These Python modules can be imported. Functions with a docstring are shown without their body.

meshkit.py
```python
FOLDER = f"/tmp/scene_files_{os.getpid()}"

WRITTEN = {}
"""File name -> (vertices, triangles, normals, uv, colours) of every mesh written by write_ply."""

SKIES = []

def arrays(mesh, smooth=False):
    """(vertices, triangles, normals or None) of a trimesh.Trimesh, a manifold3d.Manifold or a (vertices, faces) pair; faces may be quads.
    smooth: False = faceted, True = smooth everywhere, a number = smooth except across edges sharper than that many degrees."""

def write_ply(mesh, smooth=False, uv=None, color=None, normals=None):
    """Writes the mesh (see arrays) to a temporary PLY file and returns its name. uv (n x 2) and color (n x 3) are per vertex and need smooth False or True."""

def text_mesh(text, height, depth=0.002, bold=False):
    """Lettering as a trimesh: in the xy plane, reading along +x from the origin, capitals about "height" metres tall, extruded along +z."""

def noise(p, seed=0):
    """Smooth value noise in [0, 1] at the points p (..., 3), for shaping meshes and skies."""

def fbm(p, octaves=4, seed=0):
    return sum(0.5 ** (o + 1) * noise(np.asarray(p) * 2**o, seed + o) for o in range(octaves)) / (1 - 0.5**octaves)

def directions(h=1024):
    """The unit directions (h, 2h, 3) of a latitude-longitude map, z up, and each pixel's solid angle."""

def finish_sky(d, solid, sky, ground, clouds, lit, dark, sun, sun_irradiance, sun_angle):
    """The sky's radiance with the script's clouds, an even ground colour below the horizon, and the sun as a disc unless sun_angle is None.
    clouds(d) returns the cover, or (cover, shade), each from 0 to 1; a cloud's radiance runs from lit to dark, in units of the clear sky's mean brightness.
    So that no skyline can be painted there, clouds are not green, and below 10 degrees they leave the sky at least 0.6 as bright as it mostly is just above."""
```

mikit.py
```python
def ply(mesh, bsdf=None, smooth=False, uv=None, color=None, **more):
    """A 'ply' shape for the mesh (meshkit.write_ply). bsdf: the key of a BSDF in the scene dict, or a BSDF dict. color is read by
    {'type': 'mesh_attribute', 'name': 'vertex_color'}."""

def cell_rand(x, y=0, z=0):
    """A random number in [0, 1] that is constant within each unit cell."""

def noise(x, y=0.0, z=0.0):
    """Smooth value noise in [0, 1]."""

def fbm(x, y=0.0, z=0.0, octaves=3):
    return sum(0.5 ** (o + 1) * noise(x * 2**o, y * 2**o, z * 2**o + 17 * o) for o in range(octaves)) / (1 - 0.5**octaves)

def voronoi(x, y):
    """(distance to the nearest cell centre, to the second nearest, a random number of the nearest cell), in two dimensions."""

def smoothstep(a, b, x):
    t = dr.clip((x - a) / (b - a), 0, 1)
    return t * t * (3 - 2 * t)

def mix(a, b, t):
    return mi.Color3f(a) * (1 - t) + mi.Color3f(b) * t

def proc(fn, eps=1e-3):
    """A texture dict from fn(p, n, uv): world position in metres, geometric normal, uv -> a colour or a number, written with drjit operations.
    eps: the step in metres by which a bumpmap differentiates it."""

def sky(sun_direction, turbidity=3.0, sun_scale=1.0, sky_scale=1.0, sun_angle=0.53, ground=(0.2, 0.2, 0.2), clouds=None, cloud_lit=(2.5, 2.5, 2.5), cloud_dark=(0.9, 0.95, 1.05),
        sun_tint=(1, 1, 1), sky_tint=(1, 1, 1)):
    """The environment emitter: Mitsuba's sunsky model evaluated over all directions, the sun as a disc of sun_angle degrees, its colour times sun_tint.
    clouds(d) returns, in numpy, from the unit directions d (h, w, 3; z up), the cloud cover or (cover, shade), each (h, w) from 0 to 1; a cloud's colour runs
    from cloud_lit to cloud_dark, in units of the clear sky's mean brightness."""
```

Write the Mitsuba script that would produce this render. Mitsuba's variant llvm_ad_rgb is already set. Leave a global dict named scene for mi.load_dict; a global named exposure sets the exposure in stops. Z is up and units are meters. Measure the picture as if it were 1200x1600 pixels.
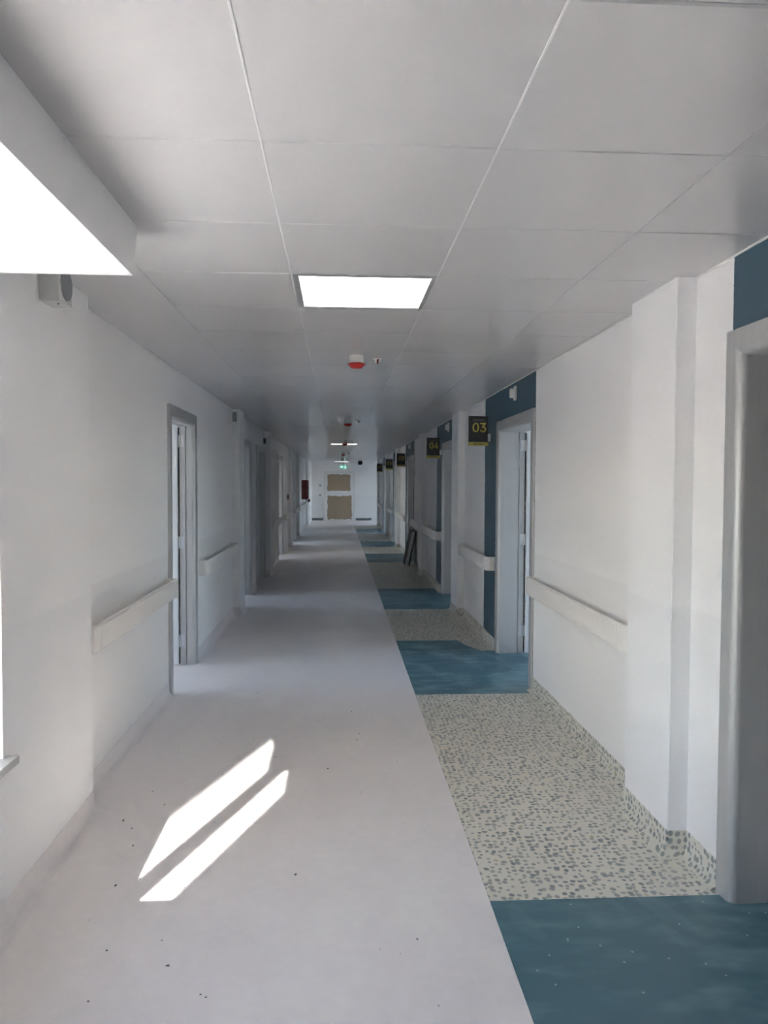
import math, random
import numpy as np, trimesh, mitsuba as mi, drjit as dr
import shapely
from shapely.geometry import Polygon, box as sbox
import mikit, meshkit

random.seed(7)
rng = np.random.default_rng(7)
T = mi.ScalarTransform4f
scene, labels = {}, {}

# ------------------------------------------------------------------ camera, sky, exposure
EYE, CEIL = 1.56, 2.414
yaw, pitch, roll = 0.0585, -0.0372, 0.0042
_f = np.array([math.sin(yaw) * math.cos(pitch), math.cos(yaw) * math.cos(pitch), math.sin(pitch)])
_r = np.array([math.cos(yaw), -math.sin(yaw), 0.0])
_u = np.cross(_r, _f)
_up = -math.sin(roll) * _r + math.cos(roll) * _u
_o = np.array([0.0, 0.0, EYE])
scene['camera'] = {'type': 'perspective', 'fov': 2 * math.degrees(math.atan(0.5)), 'fov_axis': 'x', 'near_clip': 0.05, 'far_clip': 200.0,
                   'to_world': T().look_at(origin=_o.tolist(), target=(_o + _f).tolist(), up=_up.tolist())}
SUN = (-0.334, -0.9425, 0.593)
scene['sky'] = mikit.sky(SUN, turbidity=3.0, sun_scale=2.1, sky_scale=2.0, ground=(0.05, 0.05, 0.048), sky_tint=(1.19, 1.0, 0.845), sun_tint=(0.815, 1.0, 1.36))
exposure = 4.52
LAMP = 0.17

# ------------------------------------------------------------------ materials
def principled(color, rough=0.5, metallic=0.0, spec=0.5, **k):
    c = color if isinstance(color, dict) else {'type': 'rgb', 'value': list(color)}
    return {'type': 'twosided', 'b': {'type': 'principled', 'base_color': c, 'roughness': rough, 'metallic': metallic, 'specular': spec, **k}}

def paint(p, n, uv):
    v = mikit.fbm(p.x * 1.3 + p.y * 0.9, p.y * 1.1, p.z * 1.3, 3) - 0.5
    low = 1 - mikit.smoothstep(1.035, 1.055, p.z)
    base = mikit.mix((0.845, 0.835, 0.832), (0.80, 0.79, 0.79), low)
    return base * (1 + 0.05 * v)

def paint_lit(p, n, uv):  # lighter copy of paint; lit look of near wall and pillars set in colour
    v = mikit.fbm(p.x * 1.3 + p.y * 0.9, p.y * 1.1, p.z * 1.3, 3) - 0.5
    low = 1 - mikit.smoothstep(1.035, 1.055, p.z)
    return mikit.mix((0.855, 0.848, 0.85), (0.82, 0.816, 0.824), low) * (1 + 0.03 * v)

def plain_white(p, n, uv):
    v = mikit.fbm(p.x * 2, p.y * 2, p.z * 2, 3) - 0.5
    return mi.Color3f(0.78, 0.775, 0.77) * (1 + 0.04 * v)

def grey_lino(p, n, uv):
    a = mikit.fbm(p.x * 0.9, p.y * 0.9, p.z * 3, 4) - 0.5
    b = mikit.fbm(p.x * 30, p.y * 30, p.z * 30, 2) - 0.5
    dust = mikit.smoothstep(0.56, 0.78, mikit.fbm(p.x * 1.7 + 9, p.y * 1.1, 0.0, 4))
    c = mikit.mix((0.735, 0.70, 0.705), (0.77, 0.74, 0.73), dust)
    return c * (1 + 0.10 * a + 0.05 * b)

def blue_lino(p, n, uv):
    a = mikit.fbm(p.x * 2.2 + 1.5 * mikit.noise(p.x * 3, p.y * 3), p.y * 2.2, 0.0, 4)
    b = mikit.fbm(p.x * 7 + 3, p.y * 16, 3.0, 3)
    scr = mikit.smoothstep(0.62, 0.75, mikit.fbm(p.x * 9 + p.y * 3, p.y * 2 - p.x * 2, 5.0, 3))
    c = mikit.mix((0.066, 0.152, 0.190), (0.140, 0.245, 0.280), mikit.smoothstep(0.32, 0.68, 0.6 * a + 0.4 * b))
    c = mikit.mix(c, (0.17, 0.26, 0.30), 0.16 * scr)
    spk = mikit.voronoi(p.x * 14, p.y * 14)
    dot = mikit.smoothstep(0.075, 0.03, spk[0]) * dr.select(spk[2] > 0.80, 1.0, 0.0)
    return mikit.mix(c, (0.42, 0.46, 0.47), 0.8 * dot)

def pebbles(u, v, zz):
    """printed pebble spots: one jittered ellipse per cell"""
    s = 1 / 0.029
    x, y = mi.Float(u) * s, mi.Float(v) * s
    col = mi.Color3f(0.635, 0.615, 0.55)
    col = col * (1 + 0.10 * (mikit.fbm(u * 5, v * 5, zz, 3) - 0.5))
    ix, iy = dr.floor(x), dr.floor(y)
    for a in (-1, 0, 1):
        for b in (-1, 0, 1):
            cx, cy = ix + a, iy + b
            r1, r2, r3, r4 = (mikit.cell_rand(cx, cy, k) for k in (11, 12, 13, 14))
            dx, dy = x - (cx + 0.22 + 0.56 * r1), y - (cy + 0.22 + 0.56 * r2)
            ang = 6.283 * r3
            ex = dx * dr.cos(ang) + dy * dr.sin(ang)
            ey = -dx * dr.sin(ang) + dy * dr.cos(ang)
            rad = 0.215 + 0.18 * r4
            d = dr.sqrt(dr.square(ex / 1.2) + dr.square(ey)) / rad
            on = mikit.smoothstep(1.08, 0.90, d) * dr.select(r3 > 0.14, 1.0, 0.0)
            r5 = mikit.cell_rand(cx, cy, 15)
            tone = mikit.mix((0.115, 0.15, 0.165), (0.24, 0.27, 0.255), r5)
            tone = mi.Color3f(dr.select(r5 > 0.985, 0.36, tone.x), dr.select(r5 > 0.985, 0.33, tone.y), dr.select(r5 > 0.985, 0.18, tone.z))
            col = mikit.mix(col, tone, on * (0.55 + 0.36 * r1))
    return col

def dotted_floor(p, n, uv):
    c = pebbles(p.x, p.y, 0.0)
    dust = mikit.smoothstep(0.50, 0.72, mikit.fbm(p.x * 4, p.y * 2.2, 2.0, 4)) * mikit.smoothstep(1.0, 1.4, p.x)
    return mikit.mix(c, (0.55, 0.53, 0.49), 0.55 * dust)

def dotted_cove(p, n, uv):
    return pebbles(uv.x + 40.3, uv.y + 17.7, 1.0)

def blue_paint(p, n, uv):
    v = mikit.fbm(p.y * 3, p.z * 3, p.x, 3) - 0.5
    return mi.Color3f(0.050, 0.098, 0.132) * (1 + 0.12 * v)

def kraft(p, n, uv):
    v = mikit.fbm(p.x * 5, p.z * 3, p.y, 3) - 0.5
    return mi.Color3f(0.36, 0.285, 0.205) * (1 + 0.16 * v)

def tile_white(p, n, uv):
    v = mikit.fbm(p.x * 1.1, p.y * 1.1, 1.0, 3) - 0.5
    return mi.Color3f(0.455, 0.45, 0.455) * (1 + 0.05 * v)

def brushed(p, n, uv):
    v = mikit.fbm(p.x * 60, p.y * 60, p.z * 1.5, 2) - 0.5
    return mi.Color3f(0.545, 0.545, 0.545) * (1 + 0.08 * v)

M = {
    'paint': principled(mikit.proc(paint), 0.55, spec=0.35),
    'plain_white': principled(mikit.proc(plain_white), 0.6, spec=0.3),
    'grey_lino': principled(mikit.proc(grey_lino), 0.36, spec=0.5),
    'blue_lino': principled(mikit.proc(blue_lino), 0.42, spec=0.4),
    'dotted_floor': principled(mikit.proc(dotted_floor), 0.42, spec=0.4),
    'dotted_cove': principled(mikit.proc(dotted_cove), 0.45, spec=0.4),
    'blue_paint': principled(mikit.proc(blue_paint), 0.45, spec=0.4),
    'kraft': principled(mikit.proc(kraft), 0.8, spec=0.2),
    'tile_white': principled(mikit.proc(tile_white), 0.19, spec=0.85),
    'frame_metal': principled(mikit.proc(brushed), 0.42, 0.5),
    'rail_white': principled((0.77, 0.745, 0.72), 0.42, spec=0.4),
    'leaf_grey': principled((0.70, 0.715, 0.735), 0.4, spec=0.4),
    'steel': principled((0.62, 0.62, 0.63), 0.3, 1.0),
    'dark': principled((0.03, 0.03, 0.032), 0.6),
    'gap_dark': principled((0.05, 0.05, 0.055), 0.8),
    'plastic_white': principled((0.74, 0.735, 0.71), 0.4),
    'speaker_body': principled((0.58, 0.585, 0.575), 0.5),
    'speaker_grille': principled((0.26, 0.27, 0.29), 0.6),
    'bulkhead_grey': principled((0.74, 0.735, 0.74), 0.5),
    'carrier': principled((0.56, 0.555, 0.56), 0.4),
    'sill_stone': principled((0.42, 0.417, 0.41), 0.45),
    'sun_block_brown': principled((0.16, 0.13, 0.10), 0.7),  # material of the added light-blocking board
    'lit_white': principled(mikit.proc(paint_lit), 0.55, spec=0.35),
    'red_plastic': principled((0.48, 0.026, 0.022), 0.35),
    'red_metal': principled((0.13, 0.018, 0.022), 0.4),
    'bulb_red': principled((0.16, 0.01, 0.02), 0.15),
    'sign_black': principled((0.035, 0.033, 0.036), 0.4),
    'sign_gold': principled((0.56, 0.46, 0.10), 0.45),
    'sign_grey': principled((0.27, 0.28, 0.26), 0.5),
    'aluminium': principled((0.7, 0.71, 0.71), 0.35, 0.8),
    'panel_grey': principled((0.60, 0.62, 0.64), 0.4),
    'panel_dark': principled((0.13, 0.135, 0.14), 0.5),
    'concrete': principled((0.5, 0.49, 0.47), 0.8),
    'glass': {'type': 'thindielectric'},
    'exit_green': principled((0.05, 0.35, 0.25), 0.4),
}
scene.update(M)

# ------------------------------------------------------------------ mesh helpers
def cat(*m):
    return trimesh.util.concatenate(list(m))

def bx(x0, x1, y0, y1, z0, z1, c=0.0):
    """box, its edges chamfered by c"""
    x0, x1 = min(x0, x1), max(x0, x1)
    if c <= 0:
        m = trimesh.creation.box((x1 - x0, y1 - y0, z1 - z0))
        m.apply_translation(((x0 + x1) / 2, (y0 + y1) / 2, (z0 + z1) / 2))
        return m
    c = min(c, 0.45 * min(x1 - x0, y1 - y0, z1 - z0))
    pts = []
    for sx, a in ((1, x0), (-1, x1)):
        for sy, b in ((1, y0), (-1, y1)):
            for sz, d in ((1, z0), (-1, z1)):
                pts += [(a, b + sy * c, d + sz * c), (a + sx * c, b, d + sz * c), (a + sx * c, b + sy * c, d)]
    return trimesh.convex.convex_hull(np.array(pts))

def prism(poly, h, axis='z', at=0.0):
    """shapely polygon extruded: axis z: (x, y); axis x: polygon is (y, z); axis y: polygon is (x, z)"""
    ms = []
    for g in getattr(poly, 'geoms', [poly]):
        m = trimesh.creation.extrude_polygon(g, h, engine='earcut')
        v = m.vertices.copy()
        if axis == 'x':
            v = np.c_[v[:, 2] + at, v[:, 0], v[:, 1]]
        elif axis == 'y':
            v = np.c_[v[:, 0], -v[:, 2] + at, v[:, 1]]
        else:
            v = v + [0, 0, at]
        ms.append(trimesh.Trimesh(v, m.faces, process=False))
    m = cat(*ms)
    m.fix_normals()
    return m

def cyl(r, p0, p1, n=20):
    return trimesh.creation.cylinder(r, segment=(np.array(p0, float), np.array(p1, float)), sections=n)

def lathe(profile, at, n=28):
    m = trimesh.creation.revolve(np.array(profile, float), sections=n)
    m.apply_translation(at)
    return m

def add(key, mesh, mat, smooth=False, **k):
    assert key not in scene, key
    scene[key] = mikit.ply(mesh, mat, smooth, **k)
    return key

def num(base, i):
    return base if i == 0 else f'{base}_{i:03d}'

def struct(key, mesh, mat, label=None, **k):
    add(key, mesh, mat, **k)
    labels[key] = {'kind': 'structure', **({'label': label} if label else {})}

def thing(key, label, category, group=None):
    labels[key] = {'label': label, 'category': category, **({'group': group} if group else {})}
    return key

# ------------------------------------------------------------------ plan
XL, XR = -1.24, 1.47          # corridor wall faces
XN = -1.16                    # nearer left wall with the windows
XB = 0.567                    # grey / coloured floor boundary
YB, YE = -4.0, 32.3           # wall behind the photographer, end wall
YC = 28.3                     # where the corridor opens into the lobby
H = 2.13                      # door frame height
right_doors = [  # y1, y2, open
    (1.43, 2.822, True), (5.70, 7.05, True), (9.52, 10.83, True), (15.05, 16.42, False), (19.02, 20.42, False), (24.0, 25.35, True)]
left_doors = [(5.645, 6.71, True), (9.62, 10.82, True), (11.57, 12.85, False), (15.58, 16.9, True), (19.45, 20.6, True)]
right_pillars = [(3.115, 3.60), (8.93, 9.42), (12.85, 13.36), (18.42, 18.95), (22.5, 23.0), (27.75, 28.3)]
left_pillars = [(9.05, 9.52), (12.95, 13.4), (18.75, 19.35), (22.5, 23.0), (28.7, 29.25)]
WT = 0.20                     # wall thickness

# floor -----------------------------------------------------------------
def sheet(key, poly, mat):
    add(key, prism(poly, 0.004, 'z', -0.004), mat)

struct('floor', bx(-5.2, 6.2, YB - 0.3, YE + 0.4, -0.25, -0.004), 'concrete', 'concrete slab under the vinyl floor sheets')
grey = sbox(-5.0, YB, XB - 0.0012, YC).union(sbox(-1.14, YC, 5.5, YE))
sheet('floor__grey_sheet', grey, 'grey_lino')
labels['floor__grey_sheet'] = {'label': 'pale grey vinyl floor sheet along the left side'}
blues = [(0.85, 2.79), (5.60, 7.55), (9.45, 11.32), (15.1, 17.0), (18.8, 20.7), (24.3, 26.3)]
wedge = [(1.18, 7.56), (1.22, 7.33), (1.33, 7.07), (1.48, 7.05), (1.48, 7.56)]
prev, polys_b, polys_d = YB, [], []
for i, (a, b) in enumerate(blues):
    pb = sbox(XB, a, XR, b)
    for (y1, y2, o) in right_doors:
        if a - 0.3 < y1 and y2 < b + 0.3:
            pb = pb.union(sbox(XR - 0.01, y1 + 0.02, XR + 0.28, y2 - 0.02))
    if i == 1:
        pb = pb.difference(Polygon(wedge))
    polys_b.append(pb)
    polys_d.append(sbox(XB, prev, XR, a))
    prev = b
polys_d.append(sbox(XB, prev, XR, YC))
polys_d[2] = polys_d[2].union(Polygon(wedge).intersection(sbox(XB, 7, XR, 8)))
room_floor = sbox(XR, YB, 6.0, YC)
for pb in polys_b:
    room_floor = room_floor.difference(pb)
sheet('floor__room_sheet', room_floor, 'grey_lino')
for i, p in enumerate(polys_b):
    sheet(num('floor__blue_sheet', i), p, 'blue_lino')
    labels[num('floor__blue_sheet', i)] = {'label': 'marbled blue vinyl floor sheet in front of a door'}
for i, p in enumerate(polys_d):
    sheet(num('floor__pebble_sheet', i), p, 'dotted_floor')
    labels[num('floor__pebble_sheet', i)] = {'label': 'beige vinyl floor sheet printed with grey pebbles'}

# right wall --------------------------------------------------------------
def wall_poly(y0, y1, z1, holes):
    p = sbox(y0, 0, y1, z1)
    for (a, b, c, d) in holes:
        p = p.difference(sbox(a, c, b, d))
    return p

ZT = CEIL + 0.25
struct('wall_right', prism(wall_poly(YB, YC, ZT, [(a + 0.01, b - 0.01, -1, H - 0.01) for a, b, o in right_doors]), WT, 'x', XR), 'paint',
       'white painted corridor wall on the right')
struct('wall_left', prism(wall_poly(3.66, 29.25, ZT, [(a + 0.01, b - 0.01, -1, H - 0.01) for a, b, o in left_doors]), WT, 'x', XL - WT), 'paint',
       'white painted corridor wall on the left beyond the window')
for i, (a, b) in enumerate(right_pillars):
    add(num('wall_right__pillar', i), bx(1.385, XR + 0.01, a, b, 0, ZT, 0.004), 'lit_white')
for i, (a, b) in enumerate(left_pillars):
    add(num('wall_left__pillar', i), bx(XL - 0.01, -1.16, a, b, 0, ZT, 0.004), 'lit_white')
panels = [(0.85, 2.81), (5.70, 7.68), (9.46, 11.5), (15.0, 16.95), (18.97, 20.9), (23.7, 25.8)]
for i, (a, b) in enumerate(panels):
    y1, y2, o = right_doors[i]
    p = sbox(a, 0.0, b, CEIL + 0.01).difference(sbox(y1 + 0.01, -1, y2 - 0.01, H - 0.01))
    add(num('wall_right__blue_panel', i), prism(p, 0.004, 'x', XR - 0.003), 'blue_paint')
    labels[num('wall_right__blue_panel', i)] = {'label': 'dark blue painted wall field around a door'}

# window wall on the left --------------------------------------------------
W1 = (0.5, 2.70)
ZS, ZH, ZSOF = 0.60, 2.03, 2.255
wp = wall_poly(YB, 3.66, ZT, [(W1[0], W1[1], ZS - 0.03, ZSOF)])
struct('wall_window', prism(wp, 0.30, 'x', XN - 0.30), 'lit_white', 'white painted near left wall with the windows')

def window(n, y0, y1, mull):
    k = f'window_{n}'
    labels[k] = {'kind': 'structure', 'label': 'white framed window in the near left wall'}
    x0, x1 = -1.43, -1.37
    i = 0
    for a, b in [(y0, y0 + 0.10)] + mull + [(y1 - 0.07, y1)]:
        add(num(k + '__stile', i), bx(x0, x1, a, b, ZS, ZH + 0.06, 0.004), 'plastic_white'); i += 1
    add(k + '__bottom_rail', bx(x0, x1, y0, y1, ZS, ZS + 0.06, 0.004), 'plastic_white')
    add(k + '__top_rail', bx(x0, x1, y0, y1, ZH, ZH + 0.07, 0.004), 'plastic_white')
    add(k + '__shutter_box', bx(-1.455, -1.36, y0, y1, ZH + 0.06, ZSOF + 0.01, 0.004), 'plastic_white')
    add(k + '__sill', bx(-1.46, XN + 0.04, y0 - 0.04 if n == 1 else y0, y1 + 0.04, ZS - 0.03, ZS, 0.003), 'sill_stone')
    edges = [y0 + 0.10] + [v for m in mull for v in m] + [y1 - 0.07]
    for j in range(len(edges) // 2):
        a, b = edges[2 * j], edges[2 * j + 1]
        v = np.array([(-1.40, a, ZS + .05), (-1.40, b, ZS + .05), (-1.40, b, ZH + .01), (-1.40, a, ZH + .01)])
        add(num(k + '__pane', j), (v, np.array([[0, 1, 2, 3]])), 'glass')
    return k

window(1, W1[0], W1[1], [(1.07, 1.205)])
add('window_1__added_shutter', bx(-1.47, -1.45, 0.95, 2.70, 1.905, 2.2, 0.004), 'plastic_white')  # shutter added out of view to trim the top of a sun patch
add('window_1__sun_block_board', bx(XN - 0.1, -0.93, 0.40, 1.88, ZS, ZS + 0.02, 0.003), 'sun_block_brown')  # unseen board, added to cut the near end off a sun patch
labels['window_1__sun_block_board'] = {'label': 'unseen board added on the window sill to cut off a sun patch'}
struct('wall_sun_blocker', bx(-3.25, -3.0, -2.74, -1.80, -0.3, 5.0), 'concrete', 'unseen concrete pier added outside to keep sun off part of the window')  # unseen pier, added to block sun from the far pane
struct('wall_back', bx(-1.5, 1.8, YB - 0.2, YB, 0, ZT), 'paint', 'white wall at the near end of the corridor')

# rooms behind the doors ----------------------------------------------------
def room(key, xa, xb, y0, y1, win=None, fin=False):
    """a plain white room; xa is the corridor side, xb the outer wall"""
    s = 1 if xb > xa else -1
    ms = [bx(xa, xb, y0 - 0.1, y0, 0, 2.85), bx(xa, xb, y1, y1 + 0.1, 0, 2.85), bx(xa, xb, y0 - 0.1, y1 + 0.1, 2.75, 2.85),
          bx(xa + s * 0.0, xa + s * 0.05, y0 - 0.1, y1 + 0.1, ZT - 0.02, 2.8)]
    p = sbox(y0 - 0.1, 0, y1 + 0.1, 2.85)
    if win:
        p = p.difference(sbox(*[win[0], win[2], win[1], win[3]]))
    ms.append(prism(p, 0.25, 'x', xb if s > 0 else xb - 0.25))
    struct(key, cat(*ms), 'plain_white', 'plain white room behind the corridor doors')
    if win:
        xg = xb + s * 0.12
        fr = [bx(xg - .03, xg + .03, win[0], win[1], win[2], win[2] + .07), bx(xg - .03, xg + .03, win[0], win[1], win[3] - .07, win[3])]
        for yy in np.linspace(win[0] + .035, win[1] - .035, 3):
            fr.append(bx(xg - .03, xg + .03, yy - .035, yy + .035, win[2], win[3]))
        add(key + '__window_frame', cat(*fr), 'plastic_white')
    if fin:
        add(key + '__added_sun_fin', bx(xb + s * 0.25, xb + s * (0.25 + (1.2 if fin is True else fin)), win[0] - 0.15, win[0] - 0.02, -0.3, 3.2), 'concrete')  # unseen fin added outside to cut direct sun into the room

XI, XJ = XL - WT, XR + WT
room('wall_room_1', XI, -3.5, 4.4, 8.8, (4.7, 7.2, 0.5, 2.4), True)
room('wall_room_2', XI, -3.5, 9.2, 11.3, (9.5, 10.8, 0.7, 2.4), True)
room('wall_room_3', XI, -3.5, 13.6, 18.4, (14.2, 15.9, 0.8, 2.3), 0.3)
room('wall_room_4', XI, -3.5, 18.9, 22.4, (19.0, 21.5, 0.5, 2.4), True)
room('wall_room_8', XJ, 4.0, 0.4, 3.6)
room('wall_room_5', XJ, 4.0, 4.2, 8.6, (5.2, 8.2, 0.5, 2.4))
room('wall_room_6', XJ, 4.0, 8.9, 12.8, (10.2, 11.5, 0.9, 2.2))
room('wall_room_7', XJ, 4.0, 22.6, 27.0, (23.6, 26.6, 0.5, 2.4))

# lobby at the far end --------------------------------------------------------
struct('wall_end', bx(-1.3, 5.6, YE, YE + 0.2, 0, ZT), 'paint', 'white end wall of the corridor')
struct('wall_lobby_left', bx(-1.34, -1.14, 29.25, YE, 0, ZT), 'paint', 'bright white side wall of the far lobby')
struct('wall_lobby_near', bx(XJ - 0.01, 5.6, YC - 0.2, YC, 0, ZT), 'paint', 'lobby side wall on the right')
lob = wall_poly(YC, YE, ZT, [(28.7, 31.9, 0.35, 2.3)])
struct('wall_lobby_right', prism(lob, 0.2, 'x', 5.4), 'paint', 'lobby outer wall with its window')
lf = [bx(5.47, 5.53, 28.7, 31.9, z, z + .07) for z in (0.35, 1.1, 2.23)] + [bx(5.47, 5.53, y, y + .07, .35, 2.3) for y in (28.7, 29.75, 30.8, 31.83)]
add('wall_lobby_right__window_frame', cat(*lf), 'plastic_white')
struct('ceiling_lobby', bx(1.47, 5.6, YC - 0.2, YE + 0.2, CEIL, CEIL + 0.1), 'plain_white', 'plain lobby ceiling')

# ceiling -----------------------------------------------------------------------
struct('ceiling', bx(-1.5, 1.75, YB - 0.2, YE + 0.2, CEIL + 0.022, CEIL + 0.2), 'bulkhead_grey', 'suspended ceiling of white metal tiles')
DX, DY = 0.601, 0.608
cx = [-0.197 + DX * k for k in range(3)]       # -0.197 0.404 1.005
rows = [1.97 + DY * k for k in range(-2, 50)]
rows = [y for y in rows if y < YE - 0.05] + [YE]
lamp_rows = [r for r in rows if abs(r - (1.97 + DY * 2)) < .01 or abs(r - (1.97 + DY * 24)) < .01 or abs(r - (1.97 + DY * 47)) < .01]
tile_cache = {}
def tile_shape(w, d):
    k = (round(w, 3), round(d, 3))
    if k not in tile_cache:
        g, c, t = 0.0004, 0.0032, 0.014
        x, y = w / 2 - g, d / 2 - g
        pts = [(sx * x, sy * y, z) for sx in (-1, 1) for sy in (-1, 1) for z in (c * (1.0), t)] + [(sx * (x - 0.45 * c), sy * (y - 1.6 * c), 0) for sx in (-1, 1) for sy in (-1, 1)]
        tile_cache[k] = mikit.ply(trimesh.convex.convex_hull(np.array(pts)), 'tile_white')
    return tile_cache[k]
n_t = 0
for r, y0 in enumerate(rows[:-1]):
    y1 = rows[r + 1]
    left = -0.69 if y0 < 2.5 else -0.80
    for x0, x1 in ((left, cx[0]), (cx[0], cx[1]), (cx[1], cx[2]), (cx[2], XR - 0.004)):
        if x0 == cx[0] and y0 in lamp_rows:
            continue
        dz = rng.normal(0, 0.0006)
        tilt = rng.normal(0, 0.06, 2)
        scene[num('ceiling__tile', n_t)] = {**tile_shape(x1 - x0, y1 - y0),
            'to_world': T().translate([(x0 + x1) / 2, (y0 + y1) / 2, CEIL + dz]).rotate([1, 0, 0], float(tilt[0])).rotate([0, 1, 0], float(tilt[1]))}
        n_t += 1
bord = sbox(XL + 0.004, 2.68, -0.801, YE)
add('ceiling__border', prism(bord, 0.02, 'z', CEIL + 0.0005), 'tile_white')
labels['ceiling__border'] = {'label': 'smooth plasterboard border strip of the ceiling'}
add('ceiling__near_sheet', bx(-1.5, XR, YB, rows[0], CEIL, CEIL + 0.02), 'plain_white')
add('ceiling__bulkhead', prism(Polygon([(-1.47, ZSOF), (-0.693, ZSOF), (-0.675, CEIL + 0.021), (-1.47, CEIL + 0.021)]), 2.655 - YB, 'y', 2.655), 'bulkhead_grey')
labels['ceiling__bulkhead'] = {'label': 'plasterboard bulkhead over the window'}
for i in range(2):
    add(num('ceiling__carrier_rail', i), bx(cx[i] - 0.0032, cx[i] + 0.0032, rows[0], YE, CEIL - 0.0012, CEIL + 0.008, 0.001), 'carrier')
    labels[num('ceiling__carrier_rail', i)] = {'label': 'thin pale carrier rail between tile rows'}
struct('trim_1', bx(XR - 0.010, XR, 0.0, YC, CEIL - 0.008, CEIL - 0.0005, 0.002), 'plastic_white', 'thin edge profile where the ceiling meets the right wall')

# ceiling lamps ---------------------------------------------------------------------
lamp_says = ['square lit ceiling lamp panel nearest the camera', 'lit ceiling lamp panel in mid corridor behind a smoke detector', 'lit ceiling lamp panel just before the end wall']
for i, y0 in enumerate(lamp_rows):
    k = thing(num('ceiling_lamp', i), lamp_says[i], 'ceiling lamp', 'lit panels in the corridor ceiling')
    x0, x1, y1 = cx[0] + .002, cx[1] - .002, y0 + DY - .002
    y0 += 0.002
    outer = sbox(x0, y0, x1, y1)
    inner = sbox(x0 + .026, y0 + .028, x1 - .018, y1 - .028)
    add(k + '__frame', prism(outer.difference(inner), 0.016, 'z', CEIL - 0.001), 'aluminium')
    a, b, c, d = inner.bounds
    v = np.array([(a, b, CEIL + .004), (a, d, CEIL + .004), (c, d, CEIL + .004), (c, b, CEIL + .004)])
    add(k + '__diffuser', (v, np.array([[0, 1, 2, 3]])), 'plastic_white')
    scene[k + '__diffuser']['emitter'] = {'type': 'area', 'radiance': {'type': 'rgb', 'value': [LAMP, LAMP * 0.94, LAMP * 0.84]}}
    labels[k + '__diffuser'] = {'label': 'glowing white diffuser'}

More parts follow.
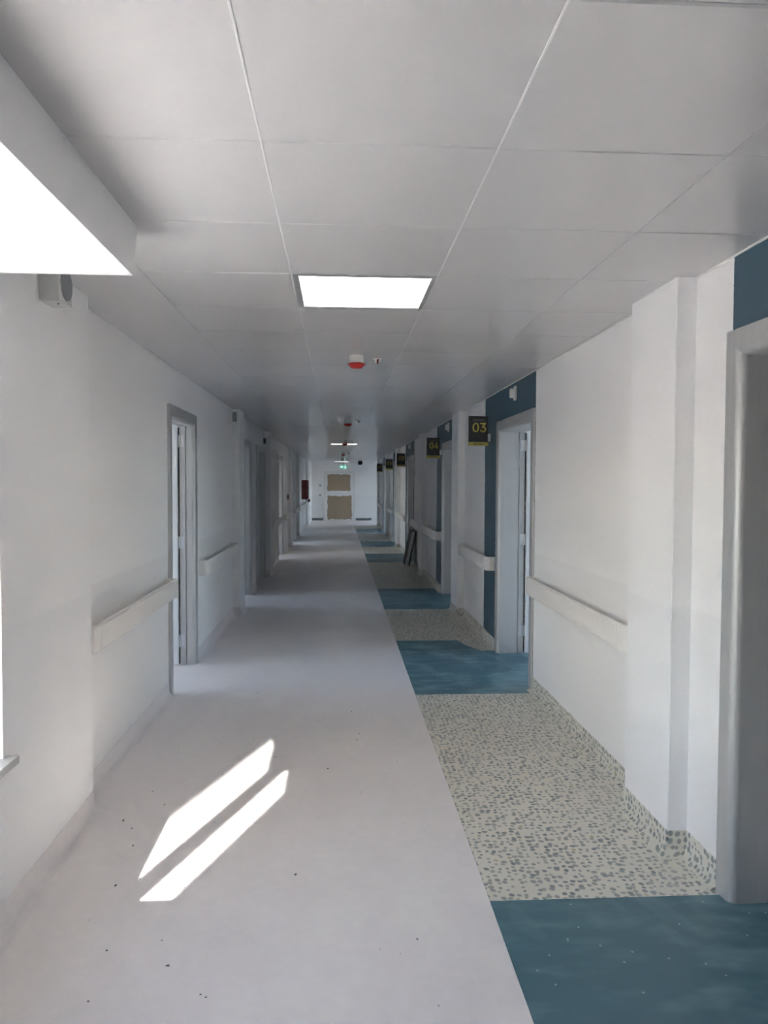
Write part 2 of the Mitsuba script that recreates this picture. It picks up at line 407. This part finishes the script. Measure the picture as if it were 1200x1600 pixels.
# coved skirting ------------------------------------------------------------------------
PROF = [(0.050, 0.0012), (0.036, 0.003), (0.023, 0.009), (0.013, 0.019), (0.0065, 0.034), (0.0040, 0.055), (0.0040, 0.098), (0.0, 0.101)]
def cove(path, side):
    """path: plan polyline; side: +1 the room lies to the left of the direction of travel, -1 to the right"""
    P = np.array(path, float)
    d = np.diff(P, axis=0); L = np.linalg.norm(d, axis=1); d /= L[:, None]
    nrm = np.c_[-d[:, 1], d[:, 0]] * side
    mit = []
    for i in range(len(P)):
        a, b = nrm[max(i - 1, 0)], nrm[min(i, len(d) - 1)]
        m = (a + b); m = m / max(m @ a, 1e-6) if i not in (0, len(P) - 1) else a
        mit.append(m)
    mit = np.array(mit)
    s = np.r_[0, np.cumsum(L)]
    arc = np.r_[0, np.cumsum(np.linalg.norm(np.diff(np.array(PROF), axis=0), axis=1))]
    V, F, U = [], [], []
    n = len(PROF)
    for i in range(len(P) - 1):
        base = len(V)
        for j in (i, i + 1):
            for (o, z), t in zip(PROF, arc):
                q = P[j] + mit[j] * o
                V.append((q[0], q[1], z)); U.append((t, s[j]))
        for k in range(n - 1):
            q = [base + k, base + n + k, base + n + k + 1, base + k + 1]
            F.append(q if side < 0 else q[::-1])
    return np.array(V), np.array(F), np.array(U)

def baseboard(key, segs, side, mat, label):
    Vs, Fs, Us, o = [], [], [], 0
    for k, sg in enumerate(segs):
        v, f, u = cove(sg, side)
        add(num(key + '__cove', k), (v, f), mat, True, uv=u)
    labels[key] = {'kind': 'structure', 'label': label}

def wall_path(x, xp, y0, y1, pillars):
    p = [(x, y0)]
    for a, b in pillars:
        if a > y0 + 0.01 and b < y1 + 0.02:
            p += [(x, a), (xp, a), (xp, b)]
            if b < y1 - 0.06:
                p += [(x, b)]
            else:
                return p
    return p + [(x, y1)]
ends = [2.822] + [v for d in right_doors[1:] for v in d[:2]] + [YC]
baseboard('baseboard_right', [wall_path(XR, 1.385, ends[i], ends[i + 1], right_pillars) for i in range(0, len(ends), 2)], 1, 'dotted_cove',
          'coved pebble patterned skirting of the right wall')
ends = [5.645] + [v for d in left_doors for v in d[:2]][1:] + [29.25]
lsegs = [[(XN, YB), (XN, 3.66), (XL, 3.66), (XL, 5.645)]] + [wall_path(XL, -1.16, ends[i], ends[i + 1], left_pillars) for i in range(1, len(ends), 2)]
baseboard('baseboard_left', lsegs, -1, 'grey_lino', 'coved pale grey skirting of the left wall')
baseboard('baseboard_end', [[(1.36, YE), (0.70, YE)], [(-0.66, YE), (-1.13, YE)]], 1, 'panel_dark', 'dark patterned skirting of the end wall')

# doors ---------------------------------------------------------------------------------------
def frame_profile(D):
    p = [(0.004, 0.0), (-0.020, 0.0), (-0.020, 0.064)]
    for t in np.linspace(0, math.pi / 2, 7)[1:]:
        p.append((-0.020 + 0.034 * (1 - math.cos(t)), 0.064 + 0.034 * math.sin(t)))
    p += [(D, 0.098), (D, 0.080), (D + 0.013, 0.080), (D + 0.013, 0.096), (D + 0.062, 0.096), (D + 0.062, 0.0)]
    return np.array(p)
FPS = {1: frame_profile(0.165), -1: frame_profile(0.051)}

def door(n, s, y1, y2, is_open, says, far_hinge=True):
    k = f'door_{n}'
    labels[k] = {'kind': 'structure', 'label': says}
    xw = XR if s > 0 else XL
    FP = FPS[s]
    D = 0.165 if s > 0 else 0.051
    X = xw + s * FP[:, 0]
    O = FP[:, 1]
    near = [np.c_[X, y1 + O, 0 * O], np.c_[X, y1 + O, H - O]]
    far = [np.c_[X, y2 - O, H - O], np.c_[X, y2 - O, 0 * O]]
    top = [near[1], far[0]]
    m = len(FP)
    for nm, (a, b) in ((k + '__jamb', near), (k + '__jamb_001', far), (k + '__header', top)):
        V = np.vstack([a, b])
        F = [[i, (i + 1) % m, m + (i + 1) % m, m + i] for i in range(m)]
        me = trimesh.Trimesh(V, np.vstack([np.array(F)[:, [0, 1, 2]], np.array(F)[:, [0, 2, 3]]]), process=False)
        add(nm, me, 'frame_metal', 35)
    iy1, iy2, zt = y1 + 0.098, y2 - 0.098, H - 0.103
    if is_open:
        xa = xw + s * (D + 0.072)
        w = iy2 - iy1
        lf = add(k + '__leaf', bx(xa, xa + s * min(w, 1.25), *((y2 - 0.138, y2 - 0.092) if far_hinge else (y1 + 0.092, y1 + 0.138)), 0.012, zt, 0.003), 'leaf_grey')
        labels[lf] = {'label': 'door leaf standing open at a right angle'}
        hx = xw + s * (D + 0.060)
        ys = (y2 - 0.130, y2 - 0.094) if far_hinge else (y1 + 0.094, y1 + 0.130)
        add(k + '__gap_shade_strip', bx(xw + s * (D + 0.0625), xa - s * 0.001, ys[0] + 0.022, ys[1] + 0.004, 0.012, zt), 'dark')  # dark strip added for the shade in the hinge gap
        hy, e = (y2 - 0.11, 1) if far_hinge else (y1 + 0.11, -1)
        for j, z in enumerate((0.16, 1.0, 1.86)):
            add(num(k + '__hinge', j), cat(cyl(0.0085, (hx, hy, z), (hx, hy, z + 0.1), 14), cyl(0.010, (hx, hy, z + .047), (hx, hy, z + .053), 14),
                bx(hx, hx + s * .03, hy - .004, hy, z, z + .1), bx(hx - s * .035, hx, *sorted((hy + e * .012, hy + e * .0165)), z, z + .1)), 'steel', 35)
    else:
        lf = add(k + '__leaf', bx(xw + s * (D + .0145), xw + s * (D + .058), iy1 - 0.01, iy2 + 0.01, 0.006, zt + 0.008, 0.002), 'leaf_grey')
        labels[lf] = {'label': 'closed door leaf set back in its frame'}
        hy = iy1 + 0.07
        add(lf + '__handle', cat(cyl(0.010, (xw + s * (D + .015), hy, 1.0), (xw + s * (D - .04), hy, 1.0)), cyl(0.009, (xw + s * (D - .04), hy - .008, 1.0), (xw + s * (D - .04), hy + .12, 1.0)),
            cyl(0.025, (xw + s * (D + .015), hy, 1.0), (xw + s * (D + .006), hy, 1.0))), 'steel', 35)

r_says = ['wide metal door frame at the right edge of the view', 'open door with metal frame below the sign 03', 'metal door frame below the sign 04',
          'metal door frame below the sign 05', 'metal door frame below the sign 06', 'last metal door frame on the right']
l_says = ['open door with grey metal frame nearest on the left', 'metal door frame behind the first left pillar', 'closed door in shade on the left',
          'bright open doorway in mid corridor on the left', 'open doorway near the red call point on the left']
for i, (a, b, o) in enumerate(right_doors):
    door(i + 1, 1, a, b, o, r_says[i], i != 0)
for i, (a, b, o) in enumerate(left_doors):
    door(i + 7, -1, a, b, o, l_says[i])

# handrails -------------------------------------------------------------------------------------
def rail_poly(xw, s, y0, y1, d=0.092, r=0.05):
    """plan of the rail cover: rounded towards the corridor"""
    p = [(xw + s * 0.002, y0)]
    for t in np.linspace(0, math.pi / 2, 8):
        p.append((xw - s * (d - r + r * math.sin(t)), y0 + r - r * math.cos(t)))
    for t in np.linspace(0, math.pi / 2, 8):
        p.append((xw - s * (d - r + r * math.cos(t)), y1 - r + r * math.sin(t)))
    p.append((xw + s * 0.002, y1))
    return Polygon(p)

def handrail(i, s, y0, y1, says):
    k = thing(num('handrail', i), says, 'handrail', 'wall handrails of the corridor')
    xw = XR if s > 0 else XL
    full = rail_poly(xw, s, y0, y1)
    cap, d = 0.075, 0.092
    shell = full.difference(sbox(min(xw, xw - s * (d - 0.034)), y0 + 0.034, max(xw, xw - s * (d - 0.034)), y1 - 0.034))
    a, b = xw - s * d, xw - s * (d - 0.034)
    add(k + '__cover', bx(a, b, y0 + cap, y1 - cap, 0.741, 0.871, 0.010), 'rail_white')
    for j, part in enumerate((sbox(-3, y0, 3, y0 + cap - 0.0015), sbox(-3, y1 - cap + 0.0015, 3, y1))):
        g = shell.intersection(part)
        c = 0.006
        m = cat(prism(g, 0.130 - 2 * c, 'z', 0.741 + c), prism(g.buffer(-c * 0.6), 0.130, 'z', 0.741))
        add(num(k + '__end_cap', j), m, 'rail_white', 30)
rails = [(-1, 3.69, 5.58, 'cream handrail on the left wall nearest the camera'), (-1, 6.86, 8.95, 'cream handrail beyond the first open door on the left'),
         (-1, 13.55, 15.5, 'cream handrail ending at the bright left doorway in mid corridor'), (-1, 17.02, 18.65, 'cream handrail below the red call point on the left'),
         (-1, 20.75, 22.4, 'cream handrail on the left before the red hose cabinet'), (-1, 23.1, 28.5, 'farthest handrail on the left wall below the red hose cabinet'),
         (1, 3.64, 5.63, 'cream handrail between the near right pillar and the door with sign 03'), (1, 7.15, 8.85, 'cream handrail below the nearest black sign on the right'),
         (1, 10.95, 12.78, 'cream handrail below the second black sign on the right'), (1, 13.45, 15.0, 'cream handrail above the leaning grey panels on the right'),
         (1, 16.5, 18.35, 'cream handrail below the middle black sign on the right'), (1, 20.5, 22.4, 'cream handrail below the second farthest black sign'),
         (1, 25.45, 27.7, 'farthest cream handrail on the right wall')]
for i, (s, a, b, t) in enumerate(rails):
    handrail(i, s, a, b, t)

# door signs --------------------------------------------------------------------------------------
def upright(m, x, y, z):
    v = np.array(m.vertices)
    return trimesh.Trimesh(np.c_[v[:, 0] + x, -v[:, 2] + y, v[:, 1] + z], m.faces, process=False)

def text_at(s, h, xc, y, z, bold=False, width=None):
    m = meshkit.text_mesh(s, h, 0.0012, bold)
    v = m.vertices.copy()
    if width:
        v[:, 0] *= width / (v[:, 0].max() - v[:, 0].min())
    v[:, 0] -= (v[:, 0].max() + v[:, 0].min()) / 2
    m = trimesh.Trimesh(v, m.faces, process=False)
    return upright(m, xc, y, z)

def door_sign(i, y, nn, strip, says):
    k = thing(num('door_sign', i), says, 'sign', 'numbered signs beside the right hand doors')
    x0, x1, z0, z1 = 1.250, 1.437, 1.928, 2.215
    add(k + '__plate', bx(x0, x1, y - 0.006, y + 0.006, z0 + 0.036, z1, 0.0015), 'sign_black')
    add(k + '__strip', bx(x0 - 0.002, x1 + 0.006, y - 0.008, y + 0.008, z0, z0 + 0.034, 0.0015), 'sign_gold')
    labels[k + '__strip'] = {'label': 'gold strip along the bottom edge'}
    add(k + '__bracket', bx(x1 + 0.001, XR - 0.004, y - 0.013, y + 0.013, z0 + 0.04, z0 + 0.116, 0.003), 'aluminium')
    yf = y - 0.006
    if nn:
        add(k + '__number', text_at(nn, 0.086, 1.355, yf, 2.062, True, 0.134), 'sign_gold')
        add(k + '__word', text_at('DEGENZA', 0.017, 1.350, yf, 2.168, False), 'sign_grey')
        add(k + '__beds', text_at(strip, 0.020, 1.345, y - 0.008, z0 + 0.007, True), 'sign_black')
sign_says = ['nearest black projecting sign, reading 03 in gold over a gold strip', 'second black projecting sign from the camera, with gold number 04', 'middle one of the five black projecting signs, beyond the leaning panels',
    'second farthest of the black projecting signs', 'farthest black projecting sign, close to the end of the corridor']
for i, (y, nn, st) in enumerate([(7.40, '03', '05 | 06'), (10.97, '04', '07 | 08'), (16.7, '05', '09 | 10'), (20.6, '06', '11 | 12'), (25.5, '07', '13 | 14')]):
    door_sign(i, y, nn, st, sign_says[i])

# nurse call lamps above the doors ------------------------------------------------------------------
for i, y in enumerate((6.36, 10.25, 15.75)):
    k = thing(num('call_lamp', i), ['white call lamp on the blue wall above the nearest open right door', 'second white call lamp from the camera, above a right hand door',
              'farthest white call lamp above a right hand door'][i], 'call lamp', 'call lamps over the right hand doors')
    add(k + '__base_plate', bx(XR - 0.020, XR - 0.003, y - 0.05, y + 0.01, 2.255, 2.372, 0.003), 'plastic_white')
    add(k + '__lens', bx(XR - 0.056, XR - 0.0205, y - 0.035, y + 0.0, 2.275, 2.352, 0.005), 'plastic_white')

# smoke detectors and sprinklers ----------------------------------------------------------------------
def detector(i, y, says):
    k = thing(num('smoke_detector', i), says, 'smoke detector', 'smoke detectors along the ceiling')
    add(k + '__base', lathe([(0, 0), (0.047, 0), (0.049, -0.012), (0.047, -0.056), (0.0, -0.056)], (0.115, y, CEIL)), 'plastic_white', 35)
    add(k + '__dust_cap', lathe([(0, -0.050), (0.050, -0.051), (0.060, -0.057), (0.052, -0.066), (0.036, -0.082), (0.0, -0.087)], (0.115, y, CEIL)), 'red_plastic', 35)
    labels[k + '__dust_cap'] = {'label': 'red plastic dust cap'}
def sprinkler(i, y, says):
    k = thing(num('sprinkler', i), says, 'sprinkler', 'ceiling sprinklers next to the detectors')
    x = 0.262
    add(k + '__escutcheon', lathe([(0, 0), (0.034, 0), (0.032, -0.004), (0.021, -0.006), (0.020, -0.026), (0.0, -0.026)], (x, y, CEIL)), 'plastic_white', 35)
    add(k + '__bulb', cyl(0.0065, (x, y - 0.0215, CEIL - 0.006), (x, y - 0.0215, CEIL - 0.034), 12), 'bulb_red', 35)
dsay = ['white smoke detector with red cap nearest the camera', 'second smoke detector with red cap from the camera', 'smoke detector with red cap in front of the mid corridor lamp',
        'fourth smoke detector from the camera', 'farthest smoke detector before the last lamp']
ssay = ['white ceiling sprinkler with red bulb nearest the camera', 'second ceiling sprinkler from the camera', 'ceiling sprinkler beside the mid corridor lamp',
        'fourth ceiling sprinkler from the camera', 'farthest ceiling sprinkler before the last lamp']
for i, y in enumerate((5.18, 10.4, 15.75, 21.4, 26.3)):
    detector(i, y, dsay[i]); sprinkler(i, y + 0.12, ssay[i])

# wall speaker near left ---------------------------------------------------------------------------------
k = thing('wall_speaker', 'pale grey box speaker on the left wall below the bulkhead', 'speaker')
add(k + '__housing', bx(XN - 0.002, XN + 0.080, 3.07, 3.205, 2.262, CEIL - 0.008, 0.004), 'speaker_body')
g = cyl(0.062, (XN + 0.080, 3.138, 2.338), (XN + 0.084, 3.138, 2.338), 40)
add(k + '__grille', g, 'speaker_grille', 35)
for i, (x, y, z, d) in enumerate(((XN + .018, 3.07, 2.375, 1), (XN + 0.055, 3.12, 2.262, 2))):
    e = (x, y - 0.002, z) if d == 1 else (x, y, z - 0.002)
    add(num(k + '__screw', i), cyl(0.0045, (x, y, z), e, 10), 'dark')

# small boxes at the top of the left wall ---------------------------------------------------------------------
k = thing('alarm_box', 'small white alarm box beside the first left pillar', 'alarm box')
add(k + '__housing', bx(XL - 0.002, XL + 0.10, 8.72, 8.86, 2.225, 2.365, 0.004), 'plastic_white')
add(k + '__lens', bx(XL + 0.045, XL + 0.095, 8.712, 8.722, 2.245, 2.35, 0.002), 'speaker_grille')
k = thing('wall_box', 'small dark box high on the left wall above the closed door', 'alarm box')
add(k + '__housing', bx(XL - 0.002, XL + 0.04, 12.7, 12.78, 2.2, 2.3, 0.004), 'speaker_grille')
add(k + '__lens', bx(XL + 0.005, XL + 0.035, 12.692, 12.701, 2.215, 2.285, 0.002), 'dark')

k = thing('call_point', 'small red fire call point on the left wall', 'fire alarm')
add(k + '__housing', bx(XL - 0.002, XL + 0.04, 18.45, 18.57, 1.17, 1.28, 0.005), 'red_metal')
add(k + '__button', bx(XL + 0.038, XL + 0.043, 18.48, 18.54, 1.2, 1.255, 0.002), 'plastic_white')

k = thing('hose_cabinet', 'dark red fire hose cabinet projecting from the left wall', 'hose cabinet')
add(k + '__case', bx(XL - 0.002, XL + 0.20, 25.5, 26.1, 1.02, 1.66, 0.006), 'red_metal')
add(k + '__door', bx(XL + 0.20, XL + 0.218, 25.52, 26.08, 1.03, 1.65, 0.003), 'red_metal')
add(k + '__door__window', bx(XL + 0.217, XL + 0.221, 25.6, 26.0, 1.2, 1.55, 0.001), 'dark')
add(k + '__hose_bag', bx(XL + 0.20, XL + 0.27, 25.75, 26.05, 0.93, 1.02, 0.01), 'red_metal')

# leaning panels ----------------------------------------------------------------------------------------------
def leaning(key, off, says, h=0.66):
    y0, y1, t = 14.42, 14.98, 0.026
    a = math.radians(11.5)
    m = bx(-t, 0, y0, y1, 0, h, 0.002)
    b = [bx(-t - 0.003, -t, y0, y1, 0, h), bx(-t, 0, y0, y1, h, h + 0.006)]
    R = trimesh.transformations.rotation_matrix(a, [0, 1, 0])
    base = XR - 0.006 - h * math.sin(a) - off
    k = thing(key, says, 'panel', 'grey panels leaning on the right wall')
    for nm, me, mt in (('__sheet', m, 'dark' if off == 0 else 'panel_grey'), ('__edging', cat(*b), 'dark')):  # innermost sheet coloured dark to stand for the shadow behind the stack
        me.apply_transform(R); me.apply_translation((base, 0, 0.001 + t * math.sin(a)))
        add(k + nm, me, mt)
for i in range(3):
    leaning(num('leaning_panel', i), 0.030 * i, ['dark panel against the right wall, coloured as the shadow behind the stack', 'grey panel leaning on the right wall, middle of the stack',
            'grey panel leaning on the right wall, outermost of the stack'][i])

# end wall: boarded up doorway, switches, exit sign ----------------------------------------------------------------
k = thing('boarded_doorway', 'white plasterboard doorway infill with brown bare patches', 'boarded doorway')
add(k + '__board', bx(-0.60, 0.625, YE - 0.02, YE + 0.01, 0, 2.01, 0.003), 'plain_white')
fr = sbox(-0.64, 0.0, 0.665, 2.06).difference(sbox(-0.57, -0.1, 0.595, 1.985))
add(k + '__frame', prism(fr, 0.035, 'y', YE + 0.001), 'plastic_white')
def ragged(x0, x1, z0, z1, sd):
    r = np.random.default_rng(sd)
    pts = []
    for (a, b), (c, d) in (((x0, z0), (x1, z0)), ((x1, z0), (x1, z1)), ((x1, z1), (x0, z1)), ((x0, z1), (x0, z0))):
        for t in np.linspace(0, 1, 14)[:-1]:
            pts.append((a + (c - a) * t + r.normal(0, 0.012), b + (d - b) * t + r.normal(0, 0.012)))
    return Polygon(pts).buffer(0)
add(k + '__bare_patch', prism(ragged(-0.49, 0.47, 1.24, 1.93, 1), 0.004, 'y', YE - 0.019), 'kraft')
add(k + '__bare_patch_001', prism(ragged(-0.49, 0.53, 0.05, 1.03, 2), 0.004, 'y', YE - 0.019), 'kraft')
labels[k + '__bare_patch'] = {'label': 'brown upper patch of bare board'}
labels[k + '__bare_patch_001'] = {'label': 'brown lower patch of bare board'}
for i, (z, t) in enumerate(((1.47, 'upper grey switch box on the end wall'), (1.06, 'lower grey switch box on the end wall'))):
    k = thing(num('switch_box', i), t, 'switch')
    add(k + '__plate', bx(-0.86, -0.72, YE - 0.012, YE + 0.002, z - 0.045, z + 0.045, 0.004), 'plastic_white')
    add(k + '__rocker', bx(-0.83, -0.75, YE - 0.018, YE - 0.012, z - 0.028, z + 0.028, 0.003), 'speaker_grille')

k = thing('exit_sign', 'small glowing green exit sign below the ceiling at the far end', 'exit sign')
xs, ys, zs = 0.17, 31.4, 2.225
add(k + '__hanger', cyl(0.006, (xs, ys, zs + 0.05), (xs, ys, CEIL), 10), 'dark')
add(k + '__case', bx(xs - 0.16, xs + 0.16, ys - 0.014, ys + 0.02, zs - 0.085, zs + 0.085, 0.006), 'plastic_white')
add(k + '__green_face', bx(xs - 0.15, xs + 0.15, ys - 0.019, ys - 0.0145, zs - 0.075, zs + 0.075), 'exit_green')
scene[k + '__green_face']['emitter'] = {'type': 'area', 'radiance': {'type': 'rgb', 'value': [0.001, 0.007, 0.0055]}}
def flat(p, y):
    return prism(p, 0.003, 'y', y)
arrow = Polygon([(-0.125, 0), (-0.07, 0.05), (-0.07, 0.02), (-0.01, 0.02), (-0.01, -0.02), (-0.07, -0.02), (-0.07, -0.05)])
man = shapely.union_all([shapely.Point(0.075, 0.045).buffer(0.013), shapely.LineString([(0.075, 0.03), (0.082, -0.01)]).buffer(0.011),
    shapely.LineString([(0.05, 0.005), (0.065, 0.022), (0.088, 0.02), (0.103, 0.0)]).buffer(0.006), shapely.LineString([(0.082, -0.01), (0.062, -0.03), (0.068, -0.058)]).buffer(0.008),
    shapely.LineString([(0.082, -0.01), (0.1, -0.03), (0.122, -0.035)]).buffer(0.008)])
sym = shapely.affinity.translate(shapely.union_all([arrow, man]), xs, zs)
add(k + '__symbol', flat(sym, ys - 0.0195), 'plastic_white')
scene[k + '__symbol']['emitter'] = {'type': 'area', 'radiance': {'type': 'rgb', 'value': [0.03, 0.042, 0.04]}}
labels[k + '__symbol'] = {'label': 'white arrow and running figure'}

k = thing('camera_box', 'small black box hanging from the ceiling near the end wall', 'camera')
add(k + '__housing', bx(0.70, 0.86, 28.6, 28.78, 2.255, 2.39, 0.01), 'dark')
add(k + '__mount', cyl(0.02, (0.78, 28.69, 2.38), (0.78, 28.69, CEIL), 14), 'plastic_white', 35)

# crumbs of plaster on the floor -------------------------------------------------------------------------------------
cr = []
spots = [(0.11, 4.62), (-0.93, 3.47), (-0.88, 3.30), (-0.86, 2.97), (-0.78, 3.02), (-0.99, 3.55), (-0.55, 2.46), (-0.17, 3.02), (-0.62, 4.1), (-0.75, 2.3), (-0.40, 2.3), (-0.36, 4.35), (-0.6, 2.6), (-0.84, 3.72)]
for (x, y) in spots + [(rng.uniform(-1.0, 0.5), rng.uniform(2.2, 6.5)) for _ in range(40)]:
    r = rng.uniform(0.0018, 0.0048) * (1.3 if (x, y) in spots else 0.7)
    m = trimesh.creation.icosphere(1, r)
    m.vertices *= [rng.uniform(.8, 1.7), rng.uniform(.8, 1.5), rng.uniform(.4, .8)]
    m.apply_translation((x, y, r * 0.35))
    cr.append(m)
add('crumbs', cat(*cr), 'gap_dark')
labels['crumbs'] = {'kind': 'stuff', 'label': 'dark crumbs of debris scattered over the grey floor', 'category': 'debris'}
